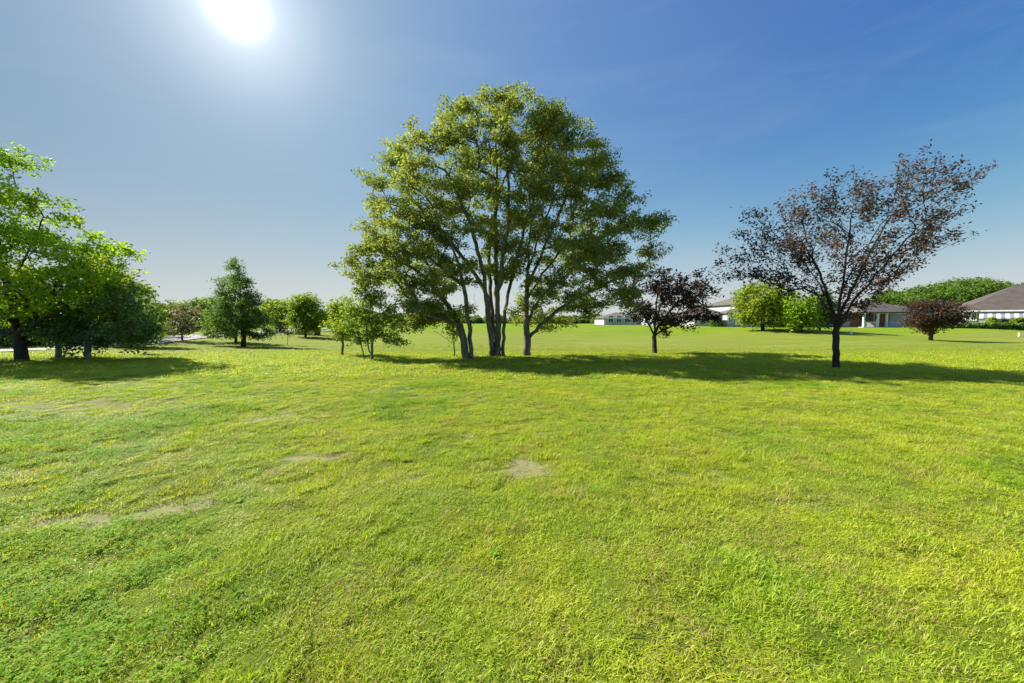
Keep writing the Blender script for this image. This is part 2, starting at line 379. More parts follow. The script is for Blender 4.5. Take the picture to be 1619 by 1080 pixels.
#@@GROUND
# ------------------------------------------------------------------ ground
def ground_mat():
    m, nt, b = mat('lawn_soil')
    P = nt.nodes.new('ShaderNodeNewGeometry').outputs['Position']
    sep = nt.nodes.new('ShaderNodeSeparateXYZ'); nt.links.new(P, sep.inputs[0])
    n1 = noise(nt, P, 0.35, 4, 0.6); n2 = noise(nt, P, 3.0, 6, 0.7); n3 = noise(nt, P, 25.0, 4, 0.7)
    c = mixc(nt, ramp(nt, n1, [(0.35, 0.0), (0.65, 1.0)]), G_A, G_B)
    c = mixc(nt, ramp(nt, n2, [(0.5, 0.0), (0.75, 0.6)]), c, G_C)
    c = mixc(nt, ramp(nt, n3, [(0.35, 0.35), (0.6, 0.0)]), c, (0.05, 0.08, 0.012))
    # the mown fairway beyond the trees is a shade paler, in long bands
    mp = nt.nodes.new('ShaderNodeMapping'); nt.links.new(P, mp.inputs[0]); mp.inputs['Scale'].default_value = (0.18, 1.0, 1.0)
    nb = noise(nt, mp.outputs[0], 0.30, 4, 0.6, 0.5)
    far = fmath(nt, 'MULTIPLY', ramp(nt, fmath(nt, 'DIVIDE', sep.outputs[1], 60.0), [(0.275, 0.0), (0.325, 1.0), (0.72, 1.0), (0.80, 0.0)]), ramp(nt, nb, [(0.38, 0.35), (0.6, 1.0)]))
    c = mixc(nt, fmath(nt, 'MULTIPLY', far, 0.8), c, (0.165, 0.185, 0.034))
    nd = noise(nt, mp.outputs[0], 0.9, 4, 0.6, 0.4)
    c = mixc(nt, fmath(nt, 'MULTIPLY', far, ramp(nt, nd, [(0.5, 0.0), (0.68, 0.75)])), c, (0.26, 0.245, 0.06))
    c = mixc(nt, fmath(nt, 'MULTIPLY', far, ramp(nt, nd, [(0.30, 0.6), (0.44, 0.0)])), c, (0.10, 0.15, 0.02))
    # soil close by, where the blades thin out
    near = ramp(nt, fmath(nt, 'DIVIDE', sep.outputs[1], 20.0), [(0.3, 0.55), (0.8, 0.0)])
    c = mixc(nt, near, c, (0.07, 0.08, 0.015))
    v = nt.nodes.new('ShaderNodeAttribute'); v.attribute_name = 'bare'
    c = mixc(nt, v.outputs['Fac'], c, mixc(nt, n3, (0.13, 0.12, 0.05), (0.34, 0.31, 0.16)))
    nt.links.new(c, b.inputs['Base Color']); b.inputs['Roughness'].default_value = 0.95; b.inputs['Specular IOR Level'].default_value = 0.1
    bp = nt.nodes.new('ShaderNodeBump'); bp.inputs['Strength'].default_value = 0.6; bp.inputs['Distance'].default_value = 0.05
    nt.links.new(noise(nt, P, 14.0, 6, 0.75), bp.inputs['Height']); nt.links.new(bp.outputs[0], b.inputs['Normal'])
    return m
G_A, G_B, G_C = (0.13, 0.22, 0.008), (0.19, 0.25, 0.009), (0.20, 0.21, 0.03)
# worn and dry spots: (px, py, rx m, ry m, strength, tilt)
SPOTS = [(840, 738, 0.30, 0.18, 0.78, 0.0), (487, 725, 0.30, 0.12, 0.9, 0.2), (165, 818, 0.62, 0.10, 0.95, 0.32), (290, 790, 0.26, 0.10, 0.7, 0.3),
         (432, 662, 0.5, 0.3, 0.7, 0), (200, 700, 0.6, 0.18, 0.65, 0.2), (370, 770, 0.3, 0.12, 0.6, 0.3), (60, 642, 1.7, 0.6, 0.6, 0.1), (150, 655, 1.0, 0.4, 0.5, 0), (250, 640, 0.8, 0.25, 0.5, 0.1), (835, 682, 0.35, 0.25, 0.4, 0), (1020, 676, 0.3, 0.2, 0.45, 0),
         (640, 620, 1.1, 0.35, 0.35, 0), (70, 738, 0.6, 0.22, 0.5, 0.25), (910, 775, 0.14, 0.08, 0.5, 0), (680, 625, 1.3, 0.3, 0.3, 0), (330, 610, 2.0, 0.4, 0.25, 0)]
def bare(x, y):
    x = np.asarray(x, float); y = np.asarray(y, float); o = np.zeros(x.shape)
    for px, py, rx, ry, s, tl in SPOTS:
        c = gp(px, py); dx = (x-c[0]); dy = (y-c[1])
        u = (dx*math.cos(tl)+dy*math.sin(tl))/rx; v = (-dx*math.sin(tl)+dy*math.cos(tl))/ry
        r = 0.72*np.sqrt(u*u+v*v)+1.1*(vnoise(x*5, y*5, 31)-0.5)+0.9*(vnoise(x*14, y*14, 32)-0.5)
        o = np.maximum(o, s*(1-sstep(0.55, 1.1, r)))
    g = vnoise(x*1.6, y*1.6, 41)*0.6+vnoise(x*5, y*5, 42)*0.4
    return np.clip(np.maximum(o, 0.5*sstep(0.72, 0.88, g+0.05*sstep(3, -3, x))), 0, 1)
ys = np.concatenate([np.arange(-60, -4, 4.0), np.arange(-4, 1.0, 0.25), np.arange(1.0, 8.0, 0.045)])
yy = [8.0]
while yy[-1] < 900: yy.append(yy[-1]+max(0.06, yy[-1]*0.012))
ys = np.concatenate([ys, yy]); us = np.linspace(-1, 1, 381)
Wd = np.maximum(13, (ys+4)*1.75); X = Wd[:, None]*us[None, :]; Yg = np.repeat(ys[:, None], len(us), 1)
Z = hgt(X, Yg); bz = bare(X, Yg)*(Yg < 14); Z = Z-0.02*bz
nr, nc = X.shape; idx = np.arange(nr*nc).reshape(nr, nc)
F = np.stack([idx[:-1, :-1], idx[:-1, 1:], idx[1:, 1:], idx[1:, :-1]], -1).reshape(-1, 4)
gme = mesh_np('ground', np.stack([X, Yg, Z], -1).reshape(-1, 3), F, ground_mat(), True)
at_ = gme.attributes.new('bare', 'FLOAT', 'POINT'); at_.data.foreach_set('value', bz.ravel().astype(np.float32))
tag(link('ground', gme), 'wide green lawn rolling away to the golf fairway', 'lawn', kind='structure')

# road on the left
def ribbon(name, pts, width, m, lift, label, cat):
    P = smooth_path([gp(*p)[:2] for p in pts], 3); V = []; nn = len(P)
    P = np.array(P); T = np.gradient(P, axis=0); T /= np.linalg.norm(T, axis=1)[:, None]; Nn = np.stack([-T[:, 1], T[:, 0]], 1); k = 7
    for j in range(k):
        q = P+Nn*width*(j/(k-1)-0.5); V.append(np.stack([q[:, 0], q[:, 1], hgt(q[:, 0], q[:, 1])+lift], 1))
    V = np.stack(V, 1).reshape(-1, 3); idx = np.arange(nn*k).reshape(nn, k)
    F = np.stack([idx[:-1, :-1], idx[1:, :-1], idx[1:, 1:], idx[:-1, 1:]], -1).reshape(-1, 4)
    return tag(link(name, mesh_np(name, V, F, m, True)), label, cat, kind='structure')
M_ROAD = plain('pale_asphalt', (0.25, 0.25, 0.24), 0.9, 0.15, 2.0)
ribbon('road', [(-420, 566), (-100, 560), (60, 553), (160, 548), (230, 542), (275, 536), (330, 530), (420, 525), (520, 521)], 3.2, M_ROAD, 0.05, 'pale asphalt road curving past the left hand trees', 'road')

# ------------------------------------------------------------------ grass
def grass_mat(name, a, b_, c_, dry=(0.42, 0.33, 0.13), dry_amt=0.17, rough=0.5, spec=0.25):
    m, nt, b = mat(name)
    geo = nt.nodes.new('ShaderNodeNewGeometry'); P = geo.outputs['Position']
    oi = nt.nodes.new('ShaderNodeObjectInfo').outputs['Random']
    n1 = ramp(nt, noise(nt, P, 0.7, 4, 0.6), [(0.33, 0.0), (0.67, 1.0)])
    c = mixc(nt, n1, a, b_)
    c = mixc(nt, fmath(nt, 'MULTIPLY', geo.outputs['Random Per Island'], 0.55), c, c_)
    r2 = nt.nodes.new('ShaderNodeTexWhiteNoise'); r2.noise_dimensions = '2D'
    cb = nt.nodes.new('ShaderNodeCombineXYZ'); nt.links.new(geo.outputs['Random Per Island'], cb.inputs[0]); nt.links.new(oi, cb.inputs[1]); nt.links.new(cb.outputs[0], r2.inputs['Vector'])
    n2 = ramp(nt, noise(nt, P, 1.7, 3, 0.6), [(0.45, dry_amt*0.3), (0.75, dry_amt*3)])
    isdry = fmath(nt, 'LESS_THAN', r2.outputs['Value'], n2)
    c = mixc(nt, isdry, c, dry)
    sy = nt.nodes.new('ShaderNodeSeparateXYZ'); nt.links.new(P, sy.inputs[0])
    c = mixc(nt, ramp(nt, fmath(nt, 'DIVIDE', sy.outputs[1], 40.0), [(0.40, 0.0), (0.52, 0.8)]), c, (0.24, 0.275, 0.045))
    nt.links.new(c, b.inputs['Base Color']); b.inputs['Roughness'].default_value = rough; b.inputs['Specular IOR Level'].default_value = spec
    tr = nt.nodes.new('ShaderNodeBsdfTranslucent'); nt.links.new(mixc(nt, 1.0, c, (1.35, 1.4, 0.5), 'MULTIPLY'), tr.inputs['Color'])
    mx = nt.nodes.new('ShaderNodeMixShader'); mx.inputs[0].default_value = 0.42
    nt.links.new(b.outputs[0], mx.inputs[1]); nt.links.new(tr.outputs[0], mx.inputs[2]); nt.links.new(mx.outputs[0], nt.nodes['Material Output'].inputs['Surface'])
    return m
M_GR = grass_mat('grass_blades', (0.22, 0.36, 0.022), (0.42, 0.455, 0.026), (0.49, 0.56, 0.045))
M_CL = grass_mat('clover_leaves', (0.11, 0.26, 0.012), (0.20, 0.36, 0.015), (0.30, 0.44, 0.022), dry_amt=0.02, rough=0.7, spec=0.15)
def tuft(rng, n, rad, hl, wd, curl=0.6, flat=0.35):
    a = rng.uniform(0, 2*math.pi, n); r = rad*np.sqrt(rng.uniform(0, 1, n)); bx = r*np.cos(a); by = r*np.sin(a)
    h = hl*rng.uniform(0.45, 1.25, n); az = rng.uniform(0, 2*math.pi, n); ln = np.abs(rng.normal(0, flat, n))+0.12
    d = np.stack([np.cos(az), np.sin(az)], 1); side = np.stack([-d[:, 1], d[:, 0], np.zeros(n)], 1)*(wd*rng.uniform(0.6, 1.3, n))[:, None]
    base = np.stack([bx, by, np.full(n, -0.012)], 1); cu = curl*rng.uniform(0.3, 1.3, n)
    def pt(t):
        ang = ln+cu*t; hor = h*(np.sin(ang))*t; ver = h*np.cos(ang*0.85)*t
        return base+np.concatenate([d*hor[:, None], ver[:, None]], 1)
    p0, p1, p2 = pt(0.0), pt(0.55), pt(1.0)
    V = np.stack([p0-side*0.5, p0+side*0.5, p1+side*0.45, p1-side*0.45, p2], 1).reshape(-1, 3); k = np.arange(n)[:, None]*5
    return V, [np.concatenate([k+0, k+1, k+2, k+3], 1), np.concatenate([k+3, k+2, k+4], 1)]
def clover(rng, n, rad, hl, ls):
    a = rng.uniform(0, 2*math.pi, n); r = rad*np.sqrt(rng.uniform(0, 1, n)); C = np.stack([r*np.cos(a), r*np.sin(a), hl*rng.uniform(0.35, 1.1, n)], 1)
    V = []; Fq = []; b0 = 0
    for c in C:
        rot = rng.uniform(0, 6.28); tilt = rng.normal(0, 0.25, 2); s = ls*rng.uniform(0.6, 1.3)
        for k in range(3):
            t = rot+k*2.094; dx, dy = math.cos(t), math.sin(t); ex, ey = -dy, dx
            for (u, v) in ((0.05, 0), (0.6, 0.42), (1.0, 0.18), (1.0, -0.18), (0.6, -0.42)):
                x = s*(u*dx+v*ex); y = s*(u*dy+v*ey); V.append((c[0]+x, c[1]+y, c[2]+x*tilt[0]+y*tilt[1]+abs(v)*s*0.3))
            Fq.append([b0+i for i in range(5)]); b0 += 5
    return np.array(V), [np.array(Fq)]
def rosette(rng, n, ln, wd):
    V = []; Fq = []; b0 = 0
    for k in range(n):
        t = rng.uniform(0, 6.28); dx, dy = math.cos(t), math.sin(t); ex, ey = -dy, dx; l_ = ln*rng.uniform(0.6, 1.2); lift = rng.uniform(0.25, 0.9); z0 = 0.004
        for (u, v) in ((0.04, 0.08), (0.45, 0.5), (0.8, 0.42), (1.0, 0), (0.8, -0.42), (0.45, -0.5), (0.04, -0.08)):
            V.append((l_*u*dx+wd*v*ex, l_*u*dy+wd*v*ey, z0+l_*lift*(u-0.75*u*u)+abs(v)*wd*0.35))
        Fq.append([b0+i for i in range(7)]); b0 += 7
    return np.array(V), [np.array(Fq)]
rng = np.random.default_rng(7)
src = bpy.data.collections.new('grass_sources')
def srcobj(k, VF, m):
    o = bpy.data.objects.new('src_%02d' % k, mesh_np('tuft', VF[0], VF[1], m)); src.objects.link(o)
for k in range(4): srcobj(k, tuft(rng, 200, 0.12, 0.038, 0.0034, 0.8, 0.5), M_GR)       # 0-3 short lawn
for k in range(4, 6): srcobj(k, tuft(rng, 130, 0.09, 0.062, 0.0040, 0.9, 0.45), M_GR)     # 4-5 longer tussock
for k in range(6, 8): srcobj(k, clover(rng, 60, 0.13, 0.05, 0.010), M_CL)               # 6-7 clover
for k in range(8, 10): srcobj(k, tuft(rng, 130, 0.26, 0.055, 0.011, 0.7, 0.45), M_GR)    # 8-9 coarser, further off
for k in range(10, 12): srcobj(k, rosette(rng, 14, 0.042, 0.017), M_CL)                    # 10-11 broad-leaved weed
def scatter(y0, y1, dens, margin):
    A = rng.uniform(0, 1, (int((y1-y0)*2*(1.5*y1+margin)*dens), 2)); y = y0+A[:, 0]*(y1-y0); hw = 1.5*y1+margin; x = (A[:, 1]*2-1)*hw
    ok = np.abs(x) < 1.45*y+margin; return x[ok], y[ok]
PX = []; SC_ = []; IX = []; RT = []
for (y0, y1, dens, margin) in ((0.7, 3.0, 210, 1.6), (3.0, 6.0, 150, 1.2), (6.0, 10.0, 90, 1), (10.0, 17.5, 34, 1), (17.5, 31, 14, 1)):
    x, y = scatter(y0, y1, dens, margin)
    if y0 > 17: q = rng.uniform(0, 1, len(x)) > sstep(17, 31, y+2.0*(vnoise(x/4, y/3, 77)-0.5)); x = x[q]; y = y[q]
    bb = bare(x, y); keep = rng.uniform(0, 1, len(x)) > bb*1.2; x = x[keep]; y = y[keep]; n = len(x)
    nz = vnoise(x*1.3, y*1.3, 21); n2 = vnoise(x*4, y*4, 22); cl = vnoise(x*0.55+4, y*0.55, 23)+0.35*sstep(0.5, 3.5, -x)+0.2*(vnoise(x*2.5, y*2.5, 24)-0.5)
    u = rng.uniform(0, 1, n)
    if y0 < 9.9:
        ix = rng.integers(0, 4, n); ix = np.where((n2 > 0.66) & (u < 0.5), rng.integers(4, 6, n), ix); ix = np.where((cl > 0.78) & (u > 0.62), rng.integers(6, 8, n), ix)
        ix = np.where((rng.uniform(0, 1, n) < 0.002+0.07*sstep(0.55, 0.8, vnoise(x*0.9+7, y*0.9, 29))*sstep(-1.5, 2.5, -x)), rng.integers(10, 12, n), ix)
        s = (0.35+0.75*nz+0.75*n2**2)*rng.uniform(0.7, 1.3, n)
    else:
        ix = rng.integers(8, 10, n); s = (0.6+0.5*nz+0.3*n2)*rng.uniform(0.8, 1.2, n)*(1-0.6*sstep(15, 24, y))
    z = hgt(x, y)
    PX.append(np.stack([x, y, z], 1)); IX.append(ix); RT.append(np.stack([rng.normal(0, 0.12, n), rng.normal(0, 0.12, n), rng.uniform(0, 6.28, n)], 1))
    SC_.append(np.stack([rng.uniform(0.9, 1.2, n), rng.uniform(0.9, 1.2, n), s], 1))
PX, IX, RT, SC_ = map(np.concatenate, (PX, IX, RT, SC_)); print('tufts', len(PX))
pm = bpy.data.meshes.new('grass'); pm.vertices.add(len(PX)); pm.vertices.foreach_set('co', PX.astype(np.float32).ravel())
a_ = pm.attributes.new('idx', 'INT', 'POINT'); a_.data.foreach_set('value', IX.astype(np.int32))
a_ = pm.attributes.new('rot', 'FLOAT_VECTOR', 'POINT'); a_.data.foreach_set('vector', RT.astype(np.float32).ravel())
a_ = pm.attributes.new('scl', 'FLOAT_VECTOR', 'POINT'); a_.data.foreach_set('vector', SC_.astype(np.float32).ravel())
pm.update(); go = tag(link('grass', pm), 'short mown grass and clover covering the lawn', 'grass', kind='stuff')
ng = bpy.data.node_groups.new('grass_scatter', 'GeometryNodeTree')
ng.interface.new_socket('Geometry', in_out='INPUT', socket_type='NodeSocketGeometry'); ng.interface.new_socket('Geometry', in_out='OUTPUT', socket_type='NodeSocketGeometry')
gi = ng.nodes.new('NodeGroupInput'); gout = ng.nodes.new('NodeGroupOutput'); iop = ng.nodes.new('GeometryNodeInstanceOnPoints'); ci = ng.nodes.new('GeometryNodeCollectionInfo')
ci.inputs['Collection'].default_value = src; ci.inputs['Separate Children'].default_value = True; ci.inputs['Reset Children'].default_value = True
def natt(nm, ty):
    n = ng.nodes.new('GeometryNodeInputNamedAttribute'); n.data_type = ty; n.inputs[0].default_value = nm
    return [o for o in n.outputs if o.enabled and o.name == 'Attribute'][0]
ng.links.new(gi.outputs[0], iop.inputs['Points']); ng.links.new(ci.outputs[0], iop.inputs['Instance']); iop.inputs['Pick Instance'].default_value = True
ng.links.new(natt('idx', 'INT'), iop.inputs['Instance Index']); ng.links.new(natt('rot', 'FLOAT_VECTOR'), iop.inputs['Rotation']); ng.links.new(natt('scl', 'FLOAT_VECTOR'), iop.inputs['Scale'])
ng.links.new(iop.outputs[0], gout.inputs[0]); go.modifiers.new('scatter', 'NODES').node_group = ng

#@@TREES
# ------------------------------------------------------------------ the three big trees in the middle
bA, bB, bC = gp(741, 567), gp(786, 564), gp(833, 563)
polyA = [(548,408),(578,373),(600,343),(625,325),(680,340),(722,390),(745,440),(738,505),(700,498),(652,520),(630,508),(628,478),(609,469),(566,452),(560,435)]
polyB = [(600,345),(576,308),(587,280),(604,260),(609,230),(643,219),(670,204),(712,206),(706,172),(740,160),(768,148),(804,139),(836,143),(842,168),(866,185),(872,300),(845,400),(822,440),(770,440),(720,400),(670,350)]
polyC = [(838,182),(866,170),(891,167),(918,172),(926,202),(944,210),(968,228),(994,262),(987,304),(1000,339),(1039,347),(1046,365),(1030,400),(1034,426),(985,436),(1010,455),(991,491),(952,517),(891,513),(857,518),(812,508),(815,450),(850,410),(842,300)]
tree('broadleaf_tree', 'tall green tree with leaning double trunk, left one of the big middle clump', 'tree', bA,
     [[(745,567,0),(744,530,0),(738,480,-.2),(722,400,-.5),(688,345,-.8)], [(737,567,0),(731,520,.1),(708,480,.4),(672,440,.6),(640,415,.8),(600,405,.9)],
      [(744,535,0),(752,505,.3),(750,465,.7)], [(732,515,.1),(700,505,-.5),(665,495,-1.2)]],
     polyA, LF_BIG, B_GREY, group='three big trees of the middle clump', seed=11, join=0.1, thick=2.6, n_clump=95, n_tip=10, n_leaf=38, ls=0.066, r_base=0.14, clump_r=(0.47, 0.19), tip_r=0.12, shell=.3)
tree('broadleaf_tree', 'tallest green tree with thick many-stemmed trunk, middle one of the big clump', 'tree', bB,
     [[(787,564,0),(787,530,0),(786,480,0),(783,380,.2),(787,280,.1),(782,205,0)], [(778,564,0),(777,535,-.05),(773,500,-.2),(764,430,-.6),(740,340,-1),(702,262,-1.4)],
      [(796,564,0),(795,530,.05),(799,490,.2),(812,425,.5),(832,350,.7),(850,290,1)], [(784,564,0),(782,530,.15),(775,470,.5),(771,380,1.2),(790,300,1.5),(822,225,1.3)],
      [(786,500,0),(792,420,-.8),(808,330,-1.4),(800,240,-1.4)], [(776,480,-.2),(745,420,.4),(690,360,.9),(640,300,1.1)]],
     polyB, LF_BIG, B_GREY, group='three big trees of the middle clump', seed=12, join=0.12, thick=3.0, n_clump=190, n_tip=10, n_leaf=38, ls=0.066, r_base=0.155, clump_r=(0.47, 0.19), tip_r=0.12, shell=.3)
tree('broadleaf_tree', 'green tree with one straight trunk and spreading low limbs, right one of the clump', 'tree', bC,
     [[(833,563,0),(833,520,0),(833,470,0),(836,380,0),(845,300,.2),(872,232,.3)], [(833,515,0),(848,475,.2),(890,440,.5),(925,408,.8),(980,390,1)],
      [(835,535,0),(866,502,-.3),(915,468,-.8),(962,450,-1.1)], [(834,455,0),(868,375,-.6),(900,300,-1),(940,255,-1.1)], [(834,430,0),(860,350,.8),(900,260,1.4)], [(834,470,0),(880,400,1),(940,350,1.5)]],
     polyC, LF_BIG, B_GREY, group='three big trees of the middle clump', seed=13, thick=3.0, n_clump=200, n_tip=10, n_leaf=38, ls=0.066, r_base=0.155, clump_r=(0.47, 0.19), tip_r=0.12, shell=.3)
# ------------------------------------------------------------------ red-leaved tree on the right
bR = gp(1322, 582)
polyR = [(1137,432),(1169,377),(1183,345),(1215,347),(1253,318),(1283,320),(1310,300),(1345,290),(1386,292),(1430,262),(1450,268),(1478,240),(1492,238),(1494,262),(1520,270),(1558,282),(1522,303),(1550,316),(1500,343),(1535,375),(1462,403),(1440,432),(1404,453),(1395,472),(1350,500),(1325,522),(1296,491),(1245,460),(1196,440),(1143,442)]
tree('plum_tree', 'slim sparse tree with dark red leaves swept up to the right', 'tree', bR,
     [[(1322,582,0),(1322,545,0),(1322,515,0),(1330,470,0),(1338,400,.1),(1350,320,.2)], [(1322,528,0),(1345,480,-.2),(1390,430,-.4),(1440,370,-.7),(1500,310,-.9),(1550,280,-1)],
      [(1322,522,0),(1300,470,.2),(1265,440,.5),(1215,425,.7),(1160,430,.8)], [(1324,505,0),(1355,440,.5),(1400,350,.9),(1450,290,1.1),(1490,240,1.2)],
      [(1322,510,0),(1300,440,-.4),(1270,380,-.7),(1245,345,-.8)], [(1330,500,0),(1380,450,-.6),(1450,410,-1),(1530,375,-1.1)], [(1330,460,0),(1365,400,-.9),(1410,330,-1.2)], [(1322,500,0),(1280,420,.9),(1210,370,1.1)]],
     polyR, LF_RED, B_DARK, seed=21, thick=1.7, n_clump=170, n_tip=9, n_leaf=13, zmin=1.5, ls=0.055, r_base=0.09, flare=1.15, clump_r=(0.34, 0.24), tip_r=0.085, streak=0.48, step=0.25, rise=.35)
# ------------------------------------------------------------------ dark purple tree right of the clump
bP = gp(1035, 559)
tree('plum_tree', 'small round tree with dense blackish purple leaves, right of the big clump', 'tree', bP,
     [[(1035,559,0),(1035,530,0),(1036,500,0),(1040,450,0)], [(1035,530,0),(1015,495,0),(1000,460,.2)], [(1036,525,0),(1060,490,0),(1095,455,-.2)], [(1036,530,0),(1070,510,.4),(1110,495,.5)]],
     [(985,480),(975,460),(1000,440),(1030,432),(1060,428),(1090,435),(1120,440),(1136,455),(1130,480),(1133,505),(1105,515),(1085,510),(1060,530),(1040,535),(1015,515),(990,505)], LF_PURP, B_DARK,
     seed=22, thick=1.5, n_clump=75, n_tip=8, n_leaf=16, ls=0.085, r_base=0.10, clump_r=(0.3, 0.22), tip_r=0.12)
# ------------------------------------------------------------------ trees on the left
bL = gp(35, 571)
tree('broadleaf_tree', 'large bright green tree with forked trunk at the left edge of the lawn', 'tree', bL,
     [[(34,571,0),(32,545,0),(25,515,0),(15,470,0),(0,400,0),(-20,300,0)], [(36,550,0),(42,520,.2),(62,480,.5),(100,440,.8),(150,410,1)], [(33,530,0),(10,500,-.5),(-40,450,-.9),(-90,400,-1)], [(40,525,0),(70,500,-.6),(120,485,-1)], [(20,480,0),(40,400,.3),(70,340,.4)]],
     [(-190,300),(-100,230),(-50,215),(0,238),(30,255),(42,275),(60,300),(98,322),(105,343),(140,356),(152,375),(185,388),(200,405),(178,425),(190,450),(172,480),(158,506),(100,500),(60,498),(40,512),(0,505),(-80,520),(-200,480),(-220,400)],
     LF_BRIGHT, B_DARK, seed=31, thick=2.6, n_clump=190, n_tip=9, n_leaf=22, ls=0.09, r_base=0.17, clump_r=(0.62, 0.2), tip_r=0.13)
bBi = gp(139, 569)
tree('birch_tree', 'drooping dark green tree with a whitish trunk, beside the bright tree', 'tree', bBi,
     [[(139,569,0),(139,545,0),(140,510,0),(145,460,0)], [(139,530,0),(110,500,.3),(85,480,.4)], [(139,530,0),(180,490,.2),(205,470,.3)]],
     [(58,480),(80,440),(150,430),(200,440),(225,460),(235,500),(240,525),(222,549),(190,546),(160,540),(120,545),(85,545),(62,535),(50,510)], LF_DARK, B_BIRCH,
     seed=32, thick=1.8, n_clump=95, n_tip=9, n_leaf=18, ls=0.085, r_base=0.10, clump_r=(0.32, 0.3), tip_r=0.13, droop=.3, flare=1.2)
#@@MORE
exec_small = True
def simple(name, label, cat, bx, by, poly, leafm, barkm, seed, thick, n_clump, n_leaf=14, n_tip=6, ls=None, rb=0.08, stems=None, group=None, cr=None):
    b = gp(bx, by); S = b[1]/FPX; rng_ = random.Random(seed)
    return tree(name, label, cat, b, stems or auto_stems(bx, by, poly, rng_), poly, leafm, barkm, group=group, seed=seed, thick=thick, n_clump=n_clump, n_tip=n_tip, n_leaf=n_leaf,
                ls=ls or max(0.07, 2.6*S), r_base=rb, clump_r=cr or (max(0.22, 9*S), max(0.14, 6*S)), tip_r=max(0.1, 4.2*S), step=max(0.25, 8*S), rmin=max(0.005, 0.35*S))
oakp = [(371,409),(377,409),(384,430),(394,440),(396,458),(410,466),(412,486),(426,496),(438,518),(430,530),(405,533),(380,528),(350,533),(326,529),(318,510),(334,490),(332,470),(350,462),(345,440),(360,440),(362,422)]
simple('oak_tree', 'full conical dark green tree standing alone on the left lawn', 'tree', 385, 548, oakp, LF_OAK, B_DARK, 41, 2.0, 150, 24, 7, rb=0.14, ls=0.075, cr=(0.20, 0.09))
simple('pale_trunk_tree', 'small tree with a short pale trunk between the bright tree and the birch', 'tree', 92, 566, ell(88, 515, 32, 28, seed=2), LF_DARK, B_BIRCH, 42, 1.0, 30, rb=0.09)
simple('leafy_tree', 'rounded mid green tree behind the drooping birch', 'tree', 205, 549, [(140,470),(150,440),(180,425),(205,432),(232,450),(245,475),(258,500),(260,525),(245,540),(215,540),(180,535),(150,520)], LF_MID, B_DARK, 43, 2.0, 95, 16, 7, rb=0.13)
simple('sapling', 'thin drooping sapling at the right edge of the birch', 'sapling', 218, 560, ell(220, 528, 12, 20, seed=5), LF_DARK, B_DARK, 44, 0.5, 10, 10, 4, rb=0.025)
simple('brown_leaf_tree', 'small brownish tree beside the road, left of the lone conical tree', 'tree', 288, 539, ell(288, 507, 24, 20, seed=6), LF_BROWN, B_DARK, 45, 1.4, 30, 9, 5, rb=0.06)
simple('young_tree', 'slim dark tree partly hidden behind the lone conical tree', 'tree', 373, 541, ell(362, 505, 30, 24, seed=7), LF_OAK, B_DARK, 46, 1.2, 36, rb=0.09)
simple('sapling', 'thin bare sapling between the conical tree and the round tree', 'sapling', 455, 546, ell(455, 525, 9, 17, seed=8), LF_BROWN, B_DARK, 47, 0.4, 6, 4, 3, rb=0.02)
simple('round_tree', 'round green tree with its own shadow, second from the conical tree', 'tree', 483, 533, [(480,470),(495,474),(507,490),(508,512),(500,520),(482,523),(465,520),(458,505),(462,483),(470,472)], LF_MID, B_DARK, 48, 1.8, 70, rb=0.1)
simple('leafy_tree', 'mid green tree between the conical tree and the round tree, dark below', 'tree', 443, 524, ell(441, 498, 20, 22, seed=9), LF_MID, B_DARK, 49, 2.2, 45, rb=0.13)
simple('young_tree', 'slender yellow green tree, leftmost beside the big clump', 'tree', 541, 562, [(520,490),(535,472),(552,470),(562,490),(560,520),(552,540),(530,535),(520,520)], LF_YEL, B_GREY, 50, 0.9, 36, rb=0.05)
simple('small_tree', 'multi-stemmed small tree with dark and yellow leaves left of the big clump', 'tree', 588, 569, [(545,500),(552,475),(575,455),(600,462),(618,480),(628,505),(640,520),(635,545),(610,540),(598,530),(570,545),(556,530)], LF_MID, B_GREY, 51, 1.2, 60, 14, 7, rb=0.06,
       stems=[[(588,569,0),(588,545,0),(592,520,0),(600,490,0)], [(576,568,0),(571,545,.1),(565,515,.2)], [(586,560,.1),(580,535,.3),(578,500,.4)]])
simple('sapling', 'little yellow green sapling just left of the leaning double trunk', 'sapling', 718, 564, ell(716, 517, 20, 20, seed=12), LF_YEL, B_GREY, 52, 0.6, 16, 9, 5, rb=0.03, stems=[[(718,564,0),(718,540,0),(716,505,0)], [(718,545,0),(700,530,0),(684,524,0)]])
simple('maple_tree', 'yellow green round tree in front of the white houses', 'tree', 1206, 522, [(1166,480),(1170,462),(1190,452),(1210,449),(1232,452),(1246,470),(1247,495),(1235,508),(1205,512),(1175,508),(1165,495)], LF_YEL, B_DARK, 53, 3.0, 90, 14, 7, rb=0.2)
simple('shrubby_tree', 'bright green bushy tree right of the yellow green round tree', 'tree', 1268, 525, [(1242,490),(1250,470),(1262,462),(1278,470),(1286,485),(1292,505),(1285,517),(1250,518),(1240,507)], LF_BRIGHT, B_DARK, 54, 2.0, 60, rb=0.1)
simple('dark_leaf_tree', 'dark green tree partly hidden behind the red-leaved tree', 'tree', 1296, 522, ell(1298, 490, 18, 26, seed=15), LF_DARK, B_DARK, 55, 1.8, 45, rb=0.1)
simple('plum_tree', 'low wide tree with brownish red leaves before the houses', 'tree', 1472, 538, [(1434,500),(1438,487),(1450,480),(1475,477),(1500,479),(1518,490),(1522,505),(1500,515),(1480,522),(1460,520),(1440,518)], LF_RED, B_DARK, 56, 1.7, 110, 17, 7, rb=0.13, ls=0.11)

